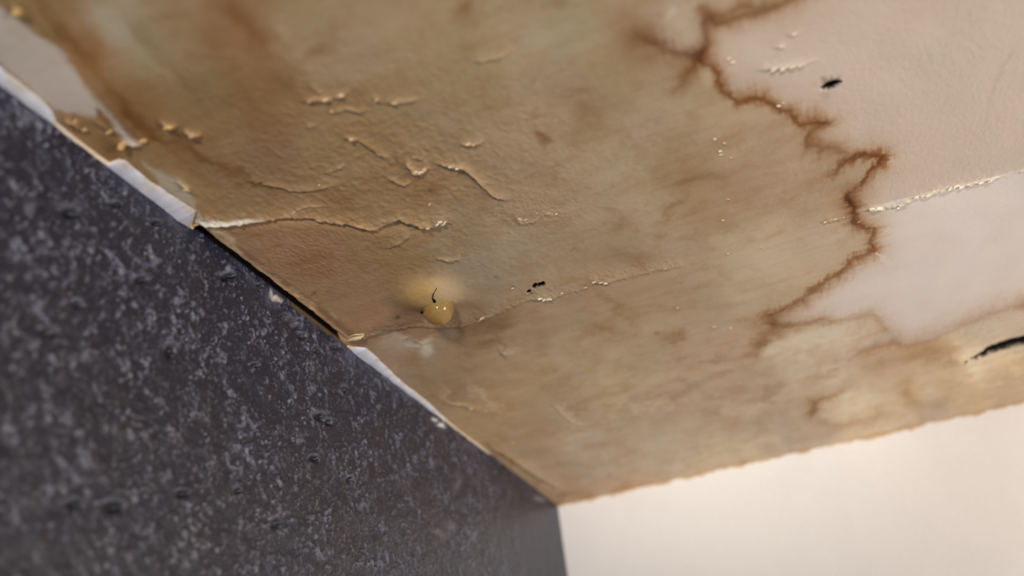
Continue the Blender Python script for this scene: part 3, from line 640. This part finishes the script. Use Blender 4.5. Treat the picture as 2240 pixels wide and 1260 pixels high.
FLAKES = [ # x, y, half length px, kind
 (1908,455,8,'p'),(1922,453,7,'p'),(1930,457,4,'p'),(1966,451,6,'p'),(1976,444,9,'p'),(1990,437,7,'p'),(2003,431,6,'p'),(2020,428,6,'p'),(2034,423,8,'p'),(2049,420,7,'p'),(2064,417,8,'p'),(2080,412,10,'p'),(2090,408,6,'p'),
 (2104,409,6,'p'),(2118,405,7,'p'),(2131,402,8,'p'),(2146,400,7,'p'),(2158,396,8,'p'),(2169,393,9,'p'),(2180,389,6,'p'),
 (1690,149,5,'p'),(1712,147,6,'p'),(1731,144,7,'p'),(1748,142,5,'p'),(1593,126,5,'p'),(1602,134,5,'p'),(1737,74,5,'p'),(1707,101,5,'p'),(1702,229,5,'p'),(1712,223,3,'p'),
 (1563,303,4,'p'),(1584,312,4,'t'),(1575,330,5,'p'),(1577,338,4,'p'),(1580,481,4,'t'),(1592,436,4,'t'),(1664,540,4,'t'),(1592,553,3,'t'),(1598,344,3,'t'),
 (1804,484,4,'g'),(1815,480,5,'g'),(1826,477,4,'g'),(1845,473,3,'g'),(1878,484,4,'g'),
 (1181,651,6,'p'),(1190,653,6,'p'),(1200,652,7,'p'),(1229,640,4,'t'),(1280,628,4,'t'),(1299,615,6,'t'),(1313,617,5,'t'),(1324,618,6,'p'),(1455,586,4,'t'),(1122,631,4,'p'),(1482,674,5,'t'),(1562,714,4,'t'),(1598,718,4,'t'),
 (963,482,6,'p'),(969,488,6,'p'),(974,484,4,'p'),(956,486,4,'p'),(940,447,5,'t'),(935,494,6,'t'),
 (1000,367,5,'p'),(985,364,5,'p'),(908,375,8,'t'),(920,376,8,'p'),(928,370,6,'t'),(1024,315,6,'t'),(1036,316,4,'t'),(676,220,6,'t'),(711,216,6,'t'),(746,206,6,'t'),(726,243,5,'t'),(768,303,6,'t'),(823,216,5,'t'),(862,223,6,'t'),
 (369,275,9,'g'),(420,294,11,'t'),(164,264,9,'g'),(184,282,8,'t'),(240,287,8,'g'),(268,313,11,'g'),(312,307,8,'g'),(38,24,12,'g'),(408,413,7,'g'),(429,491,6,'g'),(418,487,4,'g'),(566,487,4,'g'),
 (1055,694,6,'t'),(698,404,4,'t'),(643,462,4,'t'),(1136,480,5,'t'),(1150,482,4,'t'),(1200,468,4,'t'),(1217,470,4,'t'),(1140,483,4,'t'),(1175,468,4,'t'),(1003,884,5,'t'),(1030,893,6,'t'),(1120,968,5,'g')]
rng = random.Random(5)
for k, (x, y, L, kd) in enumerate(FLAKES):
    o = bpy.data.objects.new('paint_flake', FM[kd][k % 4]); COL.objects.link(o); o.parent = ceiling
    p = hit(x, y, 2); d = np.linalg.norm(p - CAM); sc = L / (F_PX / d) * rng.uniform(.85, 1.15)
    h = ceiling_h(x, y)
    e = hit(x + 10, y - 2.4, 2) - p                         # along the joint
    o.location = (p[0], p[1], ZC - h + sc * .10)
    o.rotation_euler = (rng.uniform(-.25, .25), rng.uniform(-.25, .25), math.atan2(e[1], e[0]) + rng.uniform(-.5, .5))
    o.scale = (sc, sc * rng.uniform(.7, 1.0), sc * .8)

# curled sliver at the lower end of the open joint
def sliver(pts, mat, label, thick=0.0005):
    V = []; Fc = []; n = 5; pts = resample(pts, 5.0)
    for i, (x, y, hw, hz) in enumerate(pts):
        dx, dy = (pts[min(i + 1, len(pts) - 1)] - pts[max(i - 1, 0)])[:2]; L = math.hypot(dx, dy) or 1
        nx, ny = -dy / L, dx / L
        for k in range(n):
            t = k / (n - 1) * 2 - 1
            p = hit(x + nx * hw * t, y + ny * hw * t, 2); curl = hz * (1 - .55 * t * t) * .001
            V.append((p[0], p[1], ZC - ceiling_h(x, y) - curl - .0002))
    m = len(pts) * n
    V += [(a, b, c + thick) for a, b, c in V[:m]]
    for i in range(len(pts) - 1):
        for j in range(n - 1):
            q = (i * n + j, i * n + j + 1, (i + 1) * n + j + 1, (i + 1) * n + j); Fc += [q[::-1], tuple(v + m for v in q)]
        for j in (0, n - 1): a, b = i * n + j, (i + 1) * n + j; Fc.append((a, b, b + m, a + m) if j == 0 else (b, a, a + m, b + m))
    o = from_lists('paint_flake', V, Fc, mat, ceiling); o['label'] = label; return o
sliver([(757,744,1.5,.6),(766,735,5,2.0),(777,730,6.5,2.2),(788,728,5,1.6),(797,725,1.5,.3)], simple_mat('cream_curl', tuple(lin((246, 220, 170))), .5, .3), 'curled cream sliver of paint at the end of the open joint')

# ------------------------------------------------------------------ hanging drop
def drop():
    m = bpy.data.materials.new('amber_water'); m.use_nodes = True
    b = m.node_tree.nodes['Principled BSDF']
    b.inputs['Base Color'].default_value = (0.93, 0.70, 0.28, 1); b.inputs['Roughness'].default_value = 0.05
    b.inputs['IOR'].default_value = 1.36; b.inputs['Transmission Weight'].default_value = 0.72
    b.inputs['Subsurface Weight'].default_value = 0.0
    nt = m.node_tree; nz = nt.nodes.new('ShaderNodeTexNoise'); nz.inputs['Scale'].default_value = 260; tc = nt.nodes.new('ShaderNodeTexCoord')
    rp = nt.nodes.new('ShaderNodeValToRGB'); rp.color_ramp.elements[0].color = (0.52, 0.34, 0.11, 1); rp.color_ramp.elements[1].color = (0.84, 0.59, 0.23, 1)
    nt.links.new(tc.outputs['Object'], nz.inputs['Vector']); nt.links.new(nz.outputs['Fac'], rp.inputs[0]); nt.links.new(rp.outputs[0], b.inputs['Base Color'])
    cx, cy = 958, 664
    c = hit(cx, cy, 2); h0 = ceiling_h(cx, cy)
    V = []; Fc = []; n = 48; R_ = 0.0081
    prof = [(1.12, .12), (1.03, -.04), (1.0, -.18), (.98, -.34), (.93, -.5), (.85, -.66), (.73, -.80), (.56, -.92), (.36, -1.0), (.16, -1.04)]
    for r, z in prof:
        for k in range(n):
            t = 2 * math.pi * k / n; rr = R_ * r * (1 + .03 * math.sin(2 * t + .6) + .015 * math.sin(3 * t))
            V.append((rr * math.cos(t), rr * math.sin(t), z * .0088))
    for i in range(len(prof) - 1):
        for k in range(n):
            k2 = (k + 1) % n; Fc.append((i * n + k, (i + 1) * n + k, (i + 1) * n + k2, i * n + k2))
    V.append((0, 0, -1.05 * .0088)); b_ = len(prof) - 1
    for k in range(n): Fc.append((b_ * n + k, len(V) - 1, b_ * n + (k + 1) % n))
    V.append((0, 0, .12 * .0088))
    for k in range(n): Fc.append((len(V) - 1, k, (k + 1) % n))
    o = from_lists('water_drop', V, Fc, m)
    o.location = (c[0], c[1], ZC - h0 + .0006)
    o['label'] = 'amber water drop hanging from the swollen cracked paint blister'; o['category'] = 'water drop'
drop()
